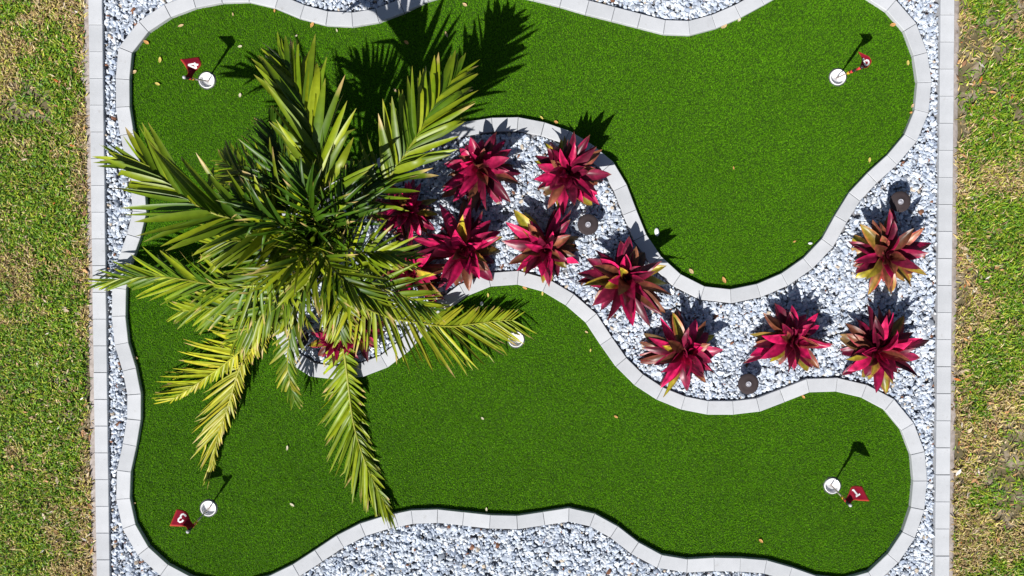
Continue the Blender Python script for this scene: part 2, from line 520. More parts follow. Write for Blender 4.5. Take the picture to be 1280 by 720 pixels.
# ------------------------------------------------------------------ gravel
def gravel():
    shapes = []
    ph = (1 + 5 ** .5) / 2
    ico = np.array([(-1, ph, 0), (1, ph, 0), (-1, -ph, 0), (1, -ph, 0), (0, -1, ph), (0, 1, ph), (0, -1, -ph), (0, 1, -ph), (ph, 0, -1), (ph, 0, 1), (-ph, 0, -1), (-ph, 0, 1)]) / 1.9
    fa = np.array([(0, 11, 5), (0, 5, 1), (0, 1, 7), (0, 7, 10), (0, 10, 11), (1, 5, 9), (5, 11, 4), (11, 10, 2), (10, 7, 6), (7, 1, 8), (3, 9, 4), (3, 4, 2), (3, 2, 6), (3, 6, 8), (3, 8, 9), (4, 9, 5), (2, 4, 11), (6, 2, 10), (8, 6, 7), (9, 8, 1)])
    for _ in range(30):
        s = ico.copy() * rng.uniform(0.62, 1.25, (12, 1))
        s = np.sign(s) * np.abs(s) ** rng.uniform(0.65, 1.0)
        shapes.append(s)
    shapes = np.array(shapes)
    x0, x1 = min(p[0] for p in pad), max(p[0] for p in pad); y0, y1 = min(p[1] for p in pad), max(p[1] for p in pad)
    lin = [at(lx_in(VT), VT, PZ), at(lx_in(VB), VB, PZ), at(rx_in(VB), VB, PZ), at(rx_in(VT), VT, PZ)]
    inner = [(p.x, p.y) for p in lin]
    n = int((x1 - x0) * (y1 - y0) * 5600)
    X, Y = rng.uniform(x0, x1, n), rng.uniform(y0, y1, n)
    size = np.clip(rng.lognormal(-0.05, 0.33, n), 0.45, 1.8)
    ok = inside(X, Y, inner) & ~inside(X, Y, outer)
    X, Y, size = X[ok], Y[ok], size[ok]
    # keep clear of the pavers
    dmin = np.full(len(X), 9.0)
    for i in range(NP):
        a, b = outer[i], outer[(i + 1) % NP]; ab = b - a
        t = np.clip(((X - a[0]) * ab[0] + (Y - a[1]) * ab[1]) / (ab @ ab), 0, 1)
        dmin = np.minimum(dmin, np.hypot(X - a[0] - t * ab[0], Y - a[1] - t * ab[1]))
    for a, b in ((inner[0], inner[1]), (inner[2], inner[3])):
        a, b = np.array(a), np.array(b); ab = b - a
        t = np.clip(((X - a[0]) * ab[0] + (Y - a[1]) * ab[1]) / (ab @ ab), 0, 1)
        dmin = np.minimum(dmin, np.hypot(X - a[0] - t * ab[0], Y - a[1] - t * ab[1]))
    ok = dmin > 0.008 * size + 0.002
    X, Y, size, dmin = X[ok], Y[ok], size[ok], dmin[ok]
    n = len(X)
    size = np.minimum(size, np.maximum(0.4, dmin / 0.016))
    Z = rng.uniform(0.002, 0.026, n)
    sc = np.stack([0.0156 * size * rng.uniform(.8, 1.25, n), 0.0123 * size * rng.uniform(.75, 1.2, n), 0.0070 * size * rng.uniform(.7, 1.3, n)], 1)
    A = shapes[rng.integers(0, 30, n)] * sc[:, None]
    a, b, c = rng.uniform(0, 2 * np.pi, n), rng.normal(0, .45, n), rng.normal(0, .45, n)
    def rot(P, ang, i, j):
        ca, sa = np.cos(ang)[:, None], np.sin(ang)[:, None]
        Q = P.copy(); Q[..., i] = P[..., i] * ca - P[..., j] * sa; Q[..., j] = P[..., i] * sa + P[..., j] * ca
        return Q
    A = rot(rot(rot(A, b, 0, 2), c, 1, 2), a, 0, 1)
    A += np.stack([X, Y, Z], 1)[:, None]
    pal = np.array([(0.57, 0.615, 0.685), (0.50, 0.555, 0.64), (0.42, 0.475, 0.57), (0.31, 0.365, 0.465), (0.66, 0.685, 0.72), (0.24, 0.27, 0.32), (0.20, 0.09, 0.05), (0.45, 0.38, 0.30)])
    idx = rng.choice(8, n, p=[.26, .25, .19, .115, .10, .06, .012, .013])
    C = pal[idx] * rng.uniform(.85, 1.12, (n, 1))
    Cv = np.repeat(C[:, None], 12, 1) * rng.uniform(.93, 1.06, (n, 12, 1))
    Fq = (np.arange(n)[:, None, None] * 12 + fa[None]).reshape(-1, 3)
    o = np_mesh("gravel", A.reshape(-1, 3), Fq, np.clip(Cv, 0, .85).reshape(-1, 3), M['stone'])
    tag(o, "loose white and blue grey marble chips filling the beds", "gravel", kind='stuff')
gravel()

# ------------------------------------------------------------------ lawn on both sides
def lawn():
    Vs, Cs = [], []
    a, b = at(lx_out(VT) - 3, VT, 0), at(lx_out(VB) - 3, VB, 0)
    c, d = at(rx_out(VT) + 3, VT, 0), at(rx_out(VB) + 3, VB, 0)
    y0, y1 = b.y, a.y
    for sidei, (p, q, sg) in enumerate(((a, b, -1), (c, d, 1))):
        wid = 2.0
        n = int(wid * (y1 - y0) * 14000)
        Y = rng.uniform(y0, y1, n); T = rng.uniform(0, 1, n) * wid
        ex = q.x + (p.x - q.x) * (Y - y0) / (y1 - y0)
        X = ex + sg * T
        # worn and dry patches
        dry = 0.62 * fbm(X * 3.1 + 7, Y * 3.1, 21 + sidei) + 0.38 * fbm(X * 10, Y * 10, 61 + sidei) + 0.01
        bare = 0.6 * fbm(X * 2.3 + 3, Y * 2.3 + 5, 31 + sidei) + 0.4 * fbm(X * 9, Y * 9, 71 + sidei)
        low = np.clip((-Y - 0.55) / 1.0, 0, 1) if sidei else np.zeros(n)
        edge = np.clip(1 - T / 0.11, 0, 1)
        dry = dry + edge * 0.22 + low * 0.10 + (0.06 * np.clip((Y - .2) / 1.2, 0, 1) if sidei else 0.015)
        cornr = np.exp(-(((Y + 1.55) / 0.55) ** 2 + ((T - 0.42) / 0.16) ** 2)) if sidei else np.zeros(n)
        bare = bare + edge * 0.10 + low * 0.08 + 0.26 * cornr - (0 if sidei else 0.05)
        keep = rng.random(n) < np.where(bare > 0.66, 0.15, np.where(bare > 0.59, 0.45, 1.0)) * (1 - 0.45 * edge)
        X, Y, dry, bare, T = X[keep], Y[keep], dry[keep], bare[keep], T[keep]; n = len(X)
        L = rng.uniform(0.020, 0.055, n); w = rng.uniform(0.0022, 0.0050, n)
        az = rng.uniform(0, 2 * np.pi, n); tl = rng.uniform(0.3, 1.35, n)
        dirn = np.stack([np.cos(az) * np.sin(tl), np.sin(az) * np.sin(tl), np.cos(tl)], 1)
        pr = np.stack([-np.sin(az), np.cos(az), rng.normal(0, .3, n)], 1)
        B = np.stack([X, Y, rng.uniform(0.0, 0.012, n)], 1)
        m = B + dirn * L[:, None] * .55
        t2 = tl + rng.uniform(0.2, 0.8, n)
        dir2 = np.stack([np.cos(az) * np.sin(t2), np.sin(az) * np.sin(t2), np.cos(t2)], 1)
        e = m + dir2 * L[:, None] * .5
        e[:, 2] = np.maximum(e[:, 2], 0.004)
        W = w[:, None]
        V = np.stack([B - pr * W, B + pr * W, m + pr * W * .9, m - pr * W * .9, e + pr * W * .2, e - pr * W * .2], 1)
        g = np.array([(0.125, 0.260, 0.010), (0.22, 0.33, 0.018), (0.055, 0.145, 0.008), (0.33, 0.37, 0.035)])
        s = np.array([(0.48, 0.36, 0.15), (0.36, 0.25, 0.12), (0.60, 0.49, 0.28), (0.22, 0.14, 0.07), (0.42, 0.40, 0.07)])
        isdry = rng.random(n) < np.clip((dry - 0.515) * 6.5, 0.10, 0.88)
        C = np.where(isdry[:, None], s[rng.choice(5, n, p=[.3, .22, .14, .12, .22])], g[rng.choice(4, n, p=[.4, .25, .2, .15])])
        C = C * rng.uniform(.7, 1.3, (n, 1)) * (0.8 + 0.4 * fbm(X * 6, Y * 6, 44))[:, None]
        C6 = np.repeat(C[:, None], 6, 1)
        Vs.append(V.reshape(-1, 3)); Cs.append(C6.reshape(-1, 3))
        # flakes of dead leaf lying in the grass
        k = 420
        T = np.abs(rng.normal(0, .22, k)) + 0.0; Y = rng.uniform(y0, y1, k)
        far = rng.random(k) < .35; T[far] = rng.uniform(0, wid, far.sum())
        ex = q.x + (p.x - q.x) * (Y - y0) / (y1 - y0); X = ex + sg * T
        az = rng.uniform(0, 2 * np.pi, k); l = rng.uniform(.008, .03, k)[:, None]; w = l * rng.uniform(.25, .5, (k, 1))
        dr = np.stack([np.cos(az), np.sin(az), rng.normal(0, .25, k)], 1); pr = np.stack([-np.sin(az), np.cos(az), rng.normal(0, .3, k)], 1)
        B = np.stack([X, Y, rng.uniform(.012, .03, k)], 1)
        V = np.stack([B - dr * l, B - dr * l * .3 + pr * w, B + dr * l * .4 + pr * w * .8, B + dr * l * .4 - pr * w * .8, B + dr * l, B + dr * l * .98], 1)
        V = np.stack([B - dr * l - pr * w * .2, B - dr * l + pr * w * .2, B + pr * w, B - pr * w, B + dr * l + pr * w * .15, B + dr * l - pr * w * .15], 1)
        pc = np.array([(0.52, 0.28, 0.12), (0.45, 0.36, 0.24), (0.30, 0.16, 0.09), (0.60, 0.55, 0.50), (0.55, 0.16, 0.04)])
        C = pc[rng.choice(5, k, p=[.3, .32, .23, .09, .06])] * rng.uniform(.8, 1.15, (k, 1))
        Vs.append(V.reshape(-1, 3)); Cs.append(np.repeat(C[:, None], 6, 1).reshape(-1, 3))
    V, C = np.concatenate(Vs), np.concatenate(Cs)
    n = len(V) // 6
    Fq = (np.arange(n)[:, None, None] * 6 + np.array([(0, 1, 2, 3), (3, 2, 4, 5)])[None]).reshape(-1, 4)
    o = np_mesh("lawn_grass", V, Fq, C, M['grass'])
    tag(o, "patchy green and straw coloured lawn grass outside the borders", "grass", kind='stuff')
lawn()

# ------------------------------------------------------------------ cups
CUPLAB = ["white golf cup by the flag numbered 4, top left", "white golf cup in the top right lobe, its flag curled",
          "white golf cup by the flag numbered 3, bottom left", "white golf cup by the flag numbered 1, bottom right",
          "white golf cup half hidden under the palm frond tip mid green"]
for c, lab in zip(CUPW, CUPLAB):
    t = empty("golf_cup", c)
    tag(t, lab, "golf cup", "golf cups sunk in the green")
    mb = MB(); mb.lathe([(CR, -0.03), (CR, 0.010), (CR - 0.003, 0.012), (CR - 0.006, 0.010), (CR - 0.008, -0.012), (CR - 0.013, -0.017), (0.012, -0.018), (0.010, -0.022), (0.0002, -0.022)], (1, 1, 1), 40)
    mb.build("cup_liner", M['cup'], t)
    mb = MB(); mb.lathe([(0.066, -0.03), (0.0655, 0.003), (CR + 0.001, 0.001), (CR + 0.0005, -0.03)], (1, 1, 1), 40)
    mb.build("gap_shade_ring", M['cupgap'], t)  # dark ring that paints the shadow in the gap round the liner

# ------------------------------------------------------------------ flags
FH = 0.365
FLAGS = [
 dict(cup=0, top=(230.5, 97, FH), up=[(230.5, 97, .362), (235, 90.5, .345), (231, 82, .328), (225, 74, .315)],
      lo=[(239.5, 98.3, .275), (243, 91, .28), (251.5, 81, .295), (249, 71, .29)],
      strokes=[[(235.1, 81.2), (241, 80.2), (247.8, 81.0)], [(235.1, 81.4), (240, 83.4), (245.2, 85.3)], [(245.4, 85.6), (244.3, 82), (243.0, 78.4)]],
      lab="flagstick with dark red flag numbered 4, top left cup"),
 dict(cup=1, top=(1077, 84.2, FH), up=[(1077, 84.6, .362), (1084, 84.5, .345), (1089.5, 77, .325), (1086.5, 70.5, .31)],
      lo=[(1074.2, 85.6, .28), (1075.5, 82, .27), (1077, 73, .262), (1072, 64, .25)],
      strokes=[[(1079, 72.8), (1080.4, 77), (1081.8, 81.6)], [(1081.8, 81.8), (1084.6, 81.6), (1086.3, 79.4), (1085.9, 76.4), (1083.8, 75.2), (1082.2, 76.4)]],
      lab="flagstick leaning right with curled dark red flag, top right cup"),
 dict(cup=2, top=(235, 664.5, FH), up=[(235, 664, .362), (232, 658.5, .345), (222, 658, .33), (212, 657.5, .315)],
      lo=[(243.5, 657, .285), (238.5, 651, .28), (233, 639.5, .30), (221, 636, .295)],
      strokes=[[(232.3, 645.6), (230.7, 643.4), (228.4, 642.6), (226.3, 644.2), (226.0, 646.6), (227.3, 647.3)], [(227.0, 647.2), (225.1, 647.2), (223.2, 649.2), (223.2, 651.5), (225.1, 652.7), (227.8, 651.8), (229.2, 649.8)]],
      lab="flagstick with dark red flag numbered 3, bottom left cup"),
 dict(cup=3, top=(1062.5, 631.5, FH), up=[(1062.5, 631.5, .362), (1066.5, 625.5, .34), (1076, 626, .318), (1087, 626.5, .305)],
      lo=[(1056, 626, .285), (1060.5, 617.5, .30), (1065, 608, .315), (1077.5, 607.5, .305)],
      strokes=[[(1066.2, 611.8), (1069, 615.5), (1072, 619.2)], [(1069.6, 620.6), (1072.2, 619.2), (1074.8, 617.4)], [(1066.2, 611.8), (1066.0, 613.6)]],
      lab="flagstick with dark red flag numbered 1, bottom right cup"),
]
MAROON, TRIM = (0.235, 0.006, 0.024), (0.46, 0.055, 0.03)
def stroke_strip(pts, w, k=7):
    P = catmull(pts, k) if len(pts) > 2 else [np.array(pts[0], float) * (1 - i / (k - 1)) + np.array(pts[1], float) * i / (k - 1) for i in range(k)]
    rows = []
    for i, p in enumerate(P):
        d = P[min(i + 1, len(P) - 1)] - P[max(i - 1, 0)]; d /= np.hypot(*d); nrm = np.array((-d[1], d[0])) * w / 2
        rows.append([p - nrm, p, p + nrm])
    return rows
for fl in FLAGS:
    base = CUPW[fl['cup']] + Vector((0, 0, -0.022))
    top = at(*fl['top'])
    t = empty("flagstick", base)
    tag(t, fl['lab'], "golf flag", "flagsticks standing in the cups")
    P = lambda s: base + (top - base) * s
    O = base
    mb = MB(); mb.tube([P(0), P(.3), P(.62)], [.0058, .0056, .0054], (1, 1, 1), 10); mb.build("pole", M['pole'], t, O)
    z0 = .44 if fl['cup'] == 1 else .60
    zs = [z0, z0 + .11, z0 + .24, z0 + .36]
    zs = [z * (1 if fl['cup'] == 1 else 1) for z in zs]
    for (za, zb), mt in zip(((zs[0], zs[1]), (zs[1] + .001, zs[2]), (zs[2] + .001, min(zs[3], .97))), ('yellow', 'red', 'black')):
        mb = MB(); mb.tube([P(za), P(zb)], [.0098, .0100], (1, 1, 1), 12); mb.build("grip_band", M[mt], t, O)
    if fl['cup'] == 1:
        mb = MB(); mb.tube([P(.801), P(.975)], [.009, .009], (1, 1, 1), 12); mb.build("grip_band", M['red'], t, O)
    mb = MB()
    mb.lathe([(.0005, .022), (.006, .0205), (.0115, .014), (.0115, .006), (.008, 0), (.0005, -.001)], (1, 1, 1), 16, P(.985)); mb.build("knob", M['black' if fl['cup'] == 1 else 'knob'], t, O)
    NU, NV = 17, 9
    U = catmull(fl['up'], NU); Lw = catmull(fl['lo'], NU)
    rows, cols = [], []
    for i in range(NU):
        r, cc = [], []
        for j in range(NV):
            s = j / (NV - 1)
            q = U[i] * (1 - s) + Lw[i] * s
            bul = math.sin(math.pi * s) * math.sin(math.pi * min(1, i / (NU - 1) * 1.1)) * 0.010 * math.sin(i * .55 + fl['cup'])
            r.append(at(q[0], q[1], q[2] + bul))
            ed = (i >= NU - 1) or j in (0, NV - 1)
            cc.append(TRIM if ed else MAROON)
        rows.append(r); cols.append(cc)
    # second, finer coat of columns near the hem keeps the trim thin
    mb = MB(); mb.grid(rows, cols)
    fo = mb.build("flag", M['cloth'], t, O)
    md = fo.modifiers.new("thickness", 'SOLIDIFY'); md.thickness = 0.0012; md.offset = 0
    fverts = [p for r in rows for p in r]
    ffaces = [(i * NV + j, i * NV + j + 1, (i + 1) * NV + j + 1, (i + 1) * NV + j) for i in range(NU - 1) for j in range(NV - 1)]
    bvh = BVHTree.FromPolygons([tuple(p) for p in fverts], ffaces)
    if fl['strokes']:
        mb = MB(); cz = Vector((0, 0, H))
        for sI, st in enumerate(fl['strokes']):
            R = []
            for row in stroke_strip(st, 2.1):
                rr = []
                for q in row:
                    h = bvh.ray_cast(cz, ray(q[0], q[1]))
                    pnt = h[0] if h[0] else at(q[0], q[1], .3)
                    nn = h[1] if h[1] else Vector((0, 0, 1))
                    if nn.z < 0: nn = -nn
                    rr.append(pnt + nn * (.0018 + .0004 * sI))
                R.append(rr)
            mb.grid(R, (1, 1, 1))
        nb = mb.build("number", M['white'], fo, O)
        nb['label'] = "white number printed on the flag"

# ------------------------------------------------------------------ path lights
def build_light():
    t = empty("path_light", (0, 0, 0))
    mb = MB(); mb.tube([Vector((0, 0, -.05)), Vector((0, 0, .128))], [.0085, .0085], (1, 1, 1), 14); mb.build("post", M['bronze'], t)
    mb = MB(); mb.lathe([(.0005, .150), (.018, .150), (.020, .148), (.020, .120), (.017, .118), (.0005, .118)], (1, 1, 1), 24); mb.build("lens", M['nub'], t)
    mb = MB(); mb.lathe([(.0005, .156), (.021, .1557), (.023, .154), (.050, .1525), (.0715, .151), (.0740, .148), (.0730, .144), (.050, .146), (.0195, .148)], (1, 1, 1), 48); s = mb.build("lamp_shade", M['bronze'], t)
    mb = MB(); mb.lathe([(.0005, .1605), (.008, .160), (.011, .158), (.012, .1568), (.0155, .1572), (.0165, .1595), (.0190, .1595), (.0200, .1560), (.0200, .154)], (1, 1, 1), 24); mb.build("finial", M['nub'], s)
    mb = MB(); mb.lathe([(.02, .012), (.024, .03), (.012, .036), (.008, .036)], (1, 1, 1), 20); mb.build("base_collar", M['bronze'], t)
    return t
LIGHTS = [((736, 281), "bronze round path light beside the red plants near the upper paver curve"),
          ((1126, 251.5), "bronze round path light near the right border, topmost in the photo"),
          ((935.5, 479), "bronze round path light on gravel just above the lower paver curve"),
          ((373, 422), "bronze round path light half hidden beneath the palm")]
p0 = build_light()
for i, ((u, v), lab) in enumerate(LIGHTS):
    loc = at(u, v, .155); loc.z = 0.0
    if i == 0: o = p0
    else:
        o = p0.copy(); COL.objects.link(o)
        for ch in list(p0.children):
            c = ch.copy(); COL.objects.link(c); c.parent = o
            for g in list(ch.children):
                d = g.copy(); COL.objects.link(d); d.parent = c
    o.location = loc
    o.rotation_euler = (random.uniform(-.04, .04), random.uniform(-.04, .04), random.uniform(0, 6))
    tag(o, lab, "path light", "path lights in the gravel")

# ------------------------------------------------------------------ cordylines
def leaf_into(mb, base, az, e0, droop, L, W, kind, r, fold=.35, twist=0.0):
    NA, NC = 10, 5
    p = Vector(base); rows, cols = [], []
    pink, hot, burg, bronze, olive, brown = (.46, .007, .080), (.68, .018, .115), (.085, .005, .018), (.17, .065, .028), (.36, .31, .022), (.15, .055, .02)
    wine, peach = (.22, .014, .050), (.62, .20, .10)
    k1, k2, k3 = r.random(), r.random(), r.uniform(.3, .8)
    dk = r.uniform(.55, 1.3)
    str_ = [r.uniform(.5, 1.35) for _ in range(NC)]; blot = [r.uniform(.65, 1.25) for _ in range(10)]
    a = az
    for i in range(NA):
        t = i / (NA - 1)
        e = e0 - droop * t ** 1.35
        d = Vector((math.cos(a) * math.cos(e), math.sin(a) * math.cos(e), math.sin(e)))
        sx = Vector((-math.sin(a), math.cos(a), 0)); up = sx.cross(d) * -1
        if up.z < 0 and e < 1.5: up = -up
        tw = twist * t
        sx, up = sx * math.cos(tw) + up * math.sin(tw), up * math.cos(tw) - sx * math.sin(tw)
        w = W * (0.22 * (1 - t) ** 2 + math.sin(math.pi * min(1, t ** 1.05)) ** .85) * (1 if i < NA - 1 else .0) + .0004
        rr, cc = [], []
        for j in range(NC):
            x = (j - 2) / 2
            wav = math.sin(i * 1.3 + j * 2 + az * 3) * .0025
            rr.append(p + sx * (x * w / 2) + up * (abs(x) * w * fold * .5 + wav))
            m = abs(x)
            if kind == 'pink': c = mixc(mixc(mixc(wine, burg, k1), pink, min(1, .25 + k2 + .4 * t)), hot, m * .8 * k1 + .2 * k2)
            elif kind == 'burg': c = mixc(mixc(burg, wine, k1 * (.3 + t)), pink, max(0, m - .4) * 1.3 * k2)
            elif kind == 'bronze': c = mixc(mixc(burg, mixc(bronze, peach, .35 * k2), min(1, .35 + t * k3 * 1.4)), hot, max(0, m - .5) * 1.1 * k1)
            elif kind == 'olive': c = mixc(mixc(mixc(bronze, wine, k1), olive, min(1, max(0, (t - .15) * 2.2 * k3 + .15))), (.55, .04, .07), max(0, m - .5) * 1.5 * k2)
            else: c = mixc(brown, (.32, .20, .08), t)
            if t > .93 and kind != 'pink': c = mixc(c, (.28, .14, .06), .6)
            cc.append(sh(c, dk * str_[j] * blot[i] * (0.85 + .3 * r.random())))
        rows.append(rr); cols.append(cc)
        p = p + d * (L / (NA - 1))
    mb.grid(rows, cols)

def cordyline(u, v, size, seed, lab, pinkness=.5, green=.25, n=46):
    r = random.Random(seed)
    g = at(u, v, .16); base = Vector((g.x, g.y, 0.0))
    t = empty("cordyline", base)
    lean = (r.uniform(-.03, .03), r.uniform(-.03, .03)); ecc = r.uniform(0, 6.28); size *= r.uniform(.95, 1.05)
    tag(t, lab, "plant", "red cordylines planted in the gravel")
    st = MB(); st.tube([Vector((0, 0, -.03)), Vector((.004, .003, .07)), Vector((.0, .006, .17))], [.013, .012, .009], [(.20, .13, .09), (.16, .09, .06), (.14, .03, .04)], 10)
    st.build("stem", M['bark'], t)
    old, yng = MB(), MB()
    ph = r.uniform(0, 6.3)
    for i in range(n):
        q = i / (n - 1)                       # 0 lowest, 1 youngest
        az = ph + i * 2.39996 + r.uniform(-.4, .4)
        z = .045 + .135 * q
        e0 = math.radians(10 + 66 * q ** 1.5 + r.uniform(-14, 16))
        droop = math.radians(22 + 40 * (1 - q) + r.uniform(-10, 16))
        L = size * (.310 - .07 * abs(q - .40) - .10 * max(0, q - .72) + r.uniform(-.075, .035))
        W = size * r.uniform(.060, .096) * (1 - .12 * q)
        x = r.random()
        if q > .60: kind = 'pink' if x < pinkness * .70 + .10 else ('burg' if x < .82 else ('bronze' if x < .95 else 'olive'))
        elif q > .28: kind = 'pink' if x < pinkness * .48 else ('burg' if x < .64 else ('bronze' if x < .92 - .3 * green else 'olive'))
        else: kind = 'olive' if x < green else ('bronze' if x < green + .35 else ('burg' if x < .9 else 'pink'))
        if q < .06: kind = 'dead' if r.random() < .4 else kind
        b = (math.cos(az) * .010 + lean[0] * z / .18, math.sin(az) * .010 + lean[1] * z / .18, z); L *= 1 + .14 * math.cos(az - ecc)
        leaf_into(yng if q > .60 else old, b, az, e0, droop, L, W, kind, r, r.uniform(.2, .6), r.uniform(-1.1, 1.1))
    o1 = old.build("outer_foliage", M['ti'], t); o1['label'] = "older bronze and olive outer leaves"
    o2 = yng.build("inner_foliage", M['ti'], t); o2['label'] = "younger pink upright inner leaves"
TI = [(603, 213, 1.0, 1, "pink cordyline by the upper paver curve, just right of the palm frond tip", .75, .12),
      (705, 221, 1.02, 2, "broad bronze and pink cordyline just above left of the round path light", .45, .42),
      (581, 313, 1.10, 3, "dark crimson cordyline in the palm shade above the lower paver curve", .75, .12),
      (684, 309, 1.0, 4, "pink cordyline touching the path light's left side", .6, .3),
      (779, 350, 1.04, 5, "rosy bronze cordyline between the two paver curves at the bed's narrow waist", .55, .22),
      (853, 443, 1.03, 6, "bright pink cordyline above the lower paver curve, left of the low path light", .70, .2),
      (991, 421, 1.02, 7, "bronze and pink cordyline right of the low path light", .45, .35),
      (1109, 323, 1.0, 8, "olive tipped cordyline just below the path light by the right border", .45, .55),
      (1098, 438, 1.0, 9, "bright pink cordyline nearest the lower right green", .8, .15),
      (508, 262, .86, 10, "small crimson cordyline half under the palm frond near the bed's top edge", .8, .05),
      (514, 340, .86, 11, "shaded crimson cordyline half under the palm at the bed's lower edge", .8, .05),
      (446, 414, .70, 12, "maroon cordyline showing through the palm fronds by the lower paver arc", .6, .15),
      (424, 424, .62, 13, "small pink leaved cordyline almost hidden under the palm fronds right of the hidden path light", .7, .25)]
for a in TI: cordyline(*a)

# ------------------------------------------------------------------ palm
PB = at(422, 300, 0.0)
palm = empty("palm_tree", PB)
tag(palm, "young clumping palm with long arching green and yellowing fronds in the gravel bed", "palm")
tr = MB()
pts = [Vector((0, 0, -.05)), Vector((0, 0, .05)), Vector((.005, 0, .2)), Vector((0, .004, .34)), Vector((0, 0, .48))]
tr.tube(pts, [.10, .085, .062, .050, .036], [(.20, .15, .10), (.22, .16, .10), (.20, .17, .08), (.14, .16, .05), (.12, .17, .04)], 16)
for k in range(5):
    a = k * 1.3 + .3
    tr.tube([Vector((math.cos(a) * .05, math.sin(a) * .05, -.04)), Vector((math.cos(a) * .075, math.sin(a) * .075, .15)), Vector((math.cos(a) * .06, math.sin(a) * .06, .40))], [.030, .026, .018], [(.21, .15, .10), (.18, .17, .07), (.13, .18, .04)], 10)
tr.build("trunk", M['bark'], palm)

GREEN, LIME, YEL, SHADED = (.050, .115, .004), (.26, .31, .009), (.42, .37, .022), (.026, .068, .003)  # the last puts the shade inside the crown into the leaf colour
def frond(ctrl, Lmax, n, aL=1.0, aR=1.0, roll=0.0, col=GREEN, tipc=LIME, dry=.15, wide=.021, t0=.16, ang0=62, ang1=22, droop=.55, vee=36, seed=0, lab=None):
    """ctrl: points of the midrib; leaflets left (aL) and right (aR) of the direction of growth"""
    r = random.Random(seed * 31 + 5)
    n = int(n * (1.5 if wide < .0225 else 1.12))
    P3 = [at(*c) for c in ctrl]
    # start inside the crown
    root = PB + Vector((0, 0, .42))
    K = 41
    rib = [Vector(p) for p in catmull([root] + P3, K)]
    lens = [0]
    for i in range(1, K): lens.append(lens[-1] + (rib[i] - rib[i - 1]).length)
    tot = lens[-1]
    def at_t(t):
        s = t * tot
        for i in range(1, K):
            if lens[i] >= s:
                f = (s - lens[i - 1]) / max(1e-6, lens[i] - lens[i - 1])
                return rib[i - 1].lerp(rib[i], f), (rib[i] - rib[i - 1]).normalized()
        return rib[-1], (rib[-1] - rib[-2]).normalized()
    lf, mr = MB(), MB()
    mr.tube(rib, [.011 * (1 - .86 * (i / (K - 1))) + .0012 for i in range(K)], [mixc((.16, .20, .03), mixc(col, (.42, .40, .06), .55), min(1, i / 14)) for i in range(K)], 6)
    for sgn, amp in ((1, aL), (-1, aR)):
        if amp <= 0: continue
        for k in range(n):
            q = (k + r.uniform(-.22, .22)) / (n - 1); q = min(1, max(0, q))
            t = t0 + (1 - t0) * (q * .995)
            o, T = at_t(t)
            S = T.cross(Vector((0, 0, 1)))
            S = (S.normalized() if S.length > 1e-4 else Vector((1, 0, 0))) * -1
            N = S.cross(T) * -1
            if N.z < 0: N = -N
            S, N = S * math.cos(roll) + N * math.sin(roll), N * math.cos(roll) - S * math.sin(roll)
            a = math.radians(ang0 + (ang1 - ang0) * q ** .8 + r.uniform(-7, 7))
            b = math.radians(vee + r.uniform(-16, 18)) * (1 - .3 * q)
            d = T * math.cos(a) + (S * sgn * math.cos(b) + N * math.sin(b)) * math.sin(a)
            L = Lmax * amp * (.50 + .62 * math.sin(math.pi * (.10 + .72 * q)) ** 1.1) * (1 - .38 * max(0, q - .6) / .4) * r.uniform(.86, 1.1)
            w = wide * (.84 if wide > .0225 else .56) * (.75 + .5 * math.sin(math.pi * min(1, .15 + q * .8))) * r.uniform(.8, 1.15)
            if q > .93: w *= .75
            NA = 8
            p = o.copy(); rows, cols = [], []
            hasdry = r.random() < dry
            tone = r.uniform(.78, 1.22); mixk = min(1, max(0, r.gauss(.72, .2) if r.random() < .34 else r.gauss(.12, .12)))  # bright and dark split imitates sunlit and self-shadowed leaflets
            bc = sh(mixc(col, tipc, mixk), tone)
            dr = droop * r.uniform(.5, 1.5)
            wd = S.cross(d).normalized() if abs(S.dot(d)) < .95 else N
            broll = math.radians(max(-65, min(65, r.gauss(0, 30))))
            kink = r.random() < .26; kx = r.uniform(.45, .8); kv = Vector((r.uniform(-.5, .5), r.uniform(-.5, .5), -r.uniform(.5, 1.3)))
            for i in range(NA):
                x = i / (NA - 1)
                dd = (d + Vector((0, 0, -dr * x ** 1.6)) + (kv if kink and x > kx else Vector((0, 0, 0)))).normalized()
                if p.z + dd.z * L / (NA - 1) < .024: dd.z = max(dd.z, (.024 - p.z) * (NA - 1) / L); dd.normalize()
                side_ = dd.cross(N); side_ = side_.normalized() if side_.length > .05 else T.copy()
                up = side_.cross(dd) * -1
                if up.dot(N) < 0: up = -up
                side_, up = side_ * math.cos(broll) + up * math.sin(broll), up * math.cos(broll) - side_ * math.sin(broll)
                ww = w * min(1, (.35 + 4 * x)) * (1 - x ** 2.6) ** .8 + .0006
                rows.append([p - side_ * ww + up * ww * .38, p, p + side_ * ww + up * ww * .38])
                c = mixc(bc, sh(tipc, tone), max(0, x - .35) * .6)
                if hasdry and x > .78: c = mixc(c, (.44, .31, .12), .85)
                elif x > .9: c = mixc(c, (.36, .30, .06), .5)
                cols.append([c, sh(c, 1.12), c])
                p = p + dd * (L / (NA - 1))
            lf.grid(rows, cols)
    o = lf.build("frond", M['frond'], palm, PB)
    if lab: o['label'] = lab
    m = mr.build("midrib", M['frond'], o, PB)
    return o

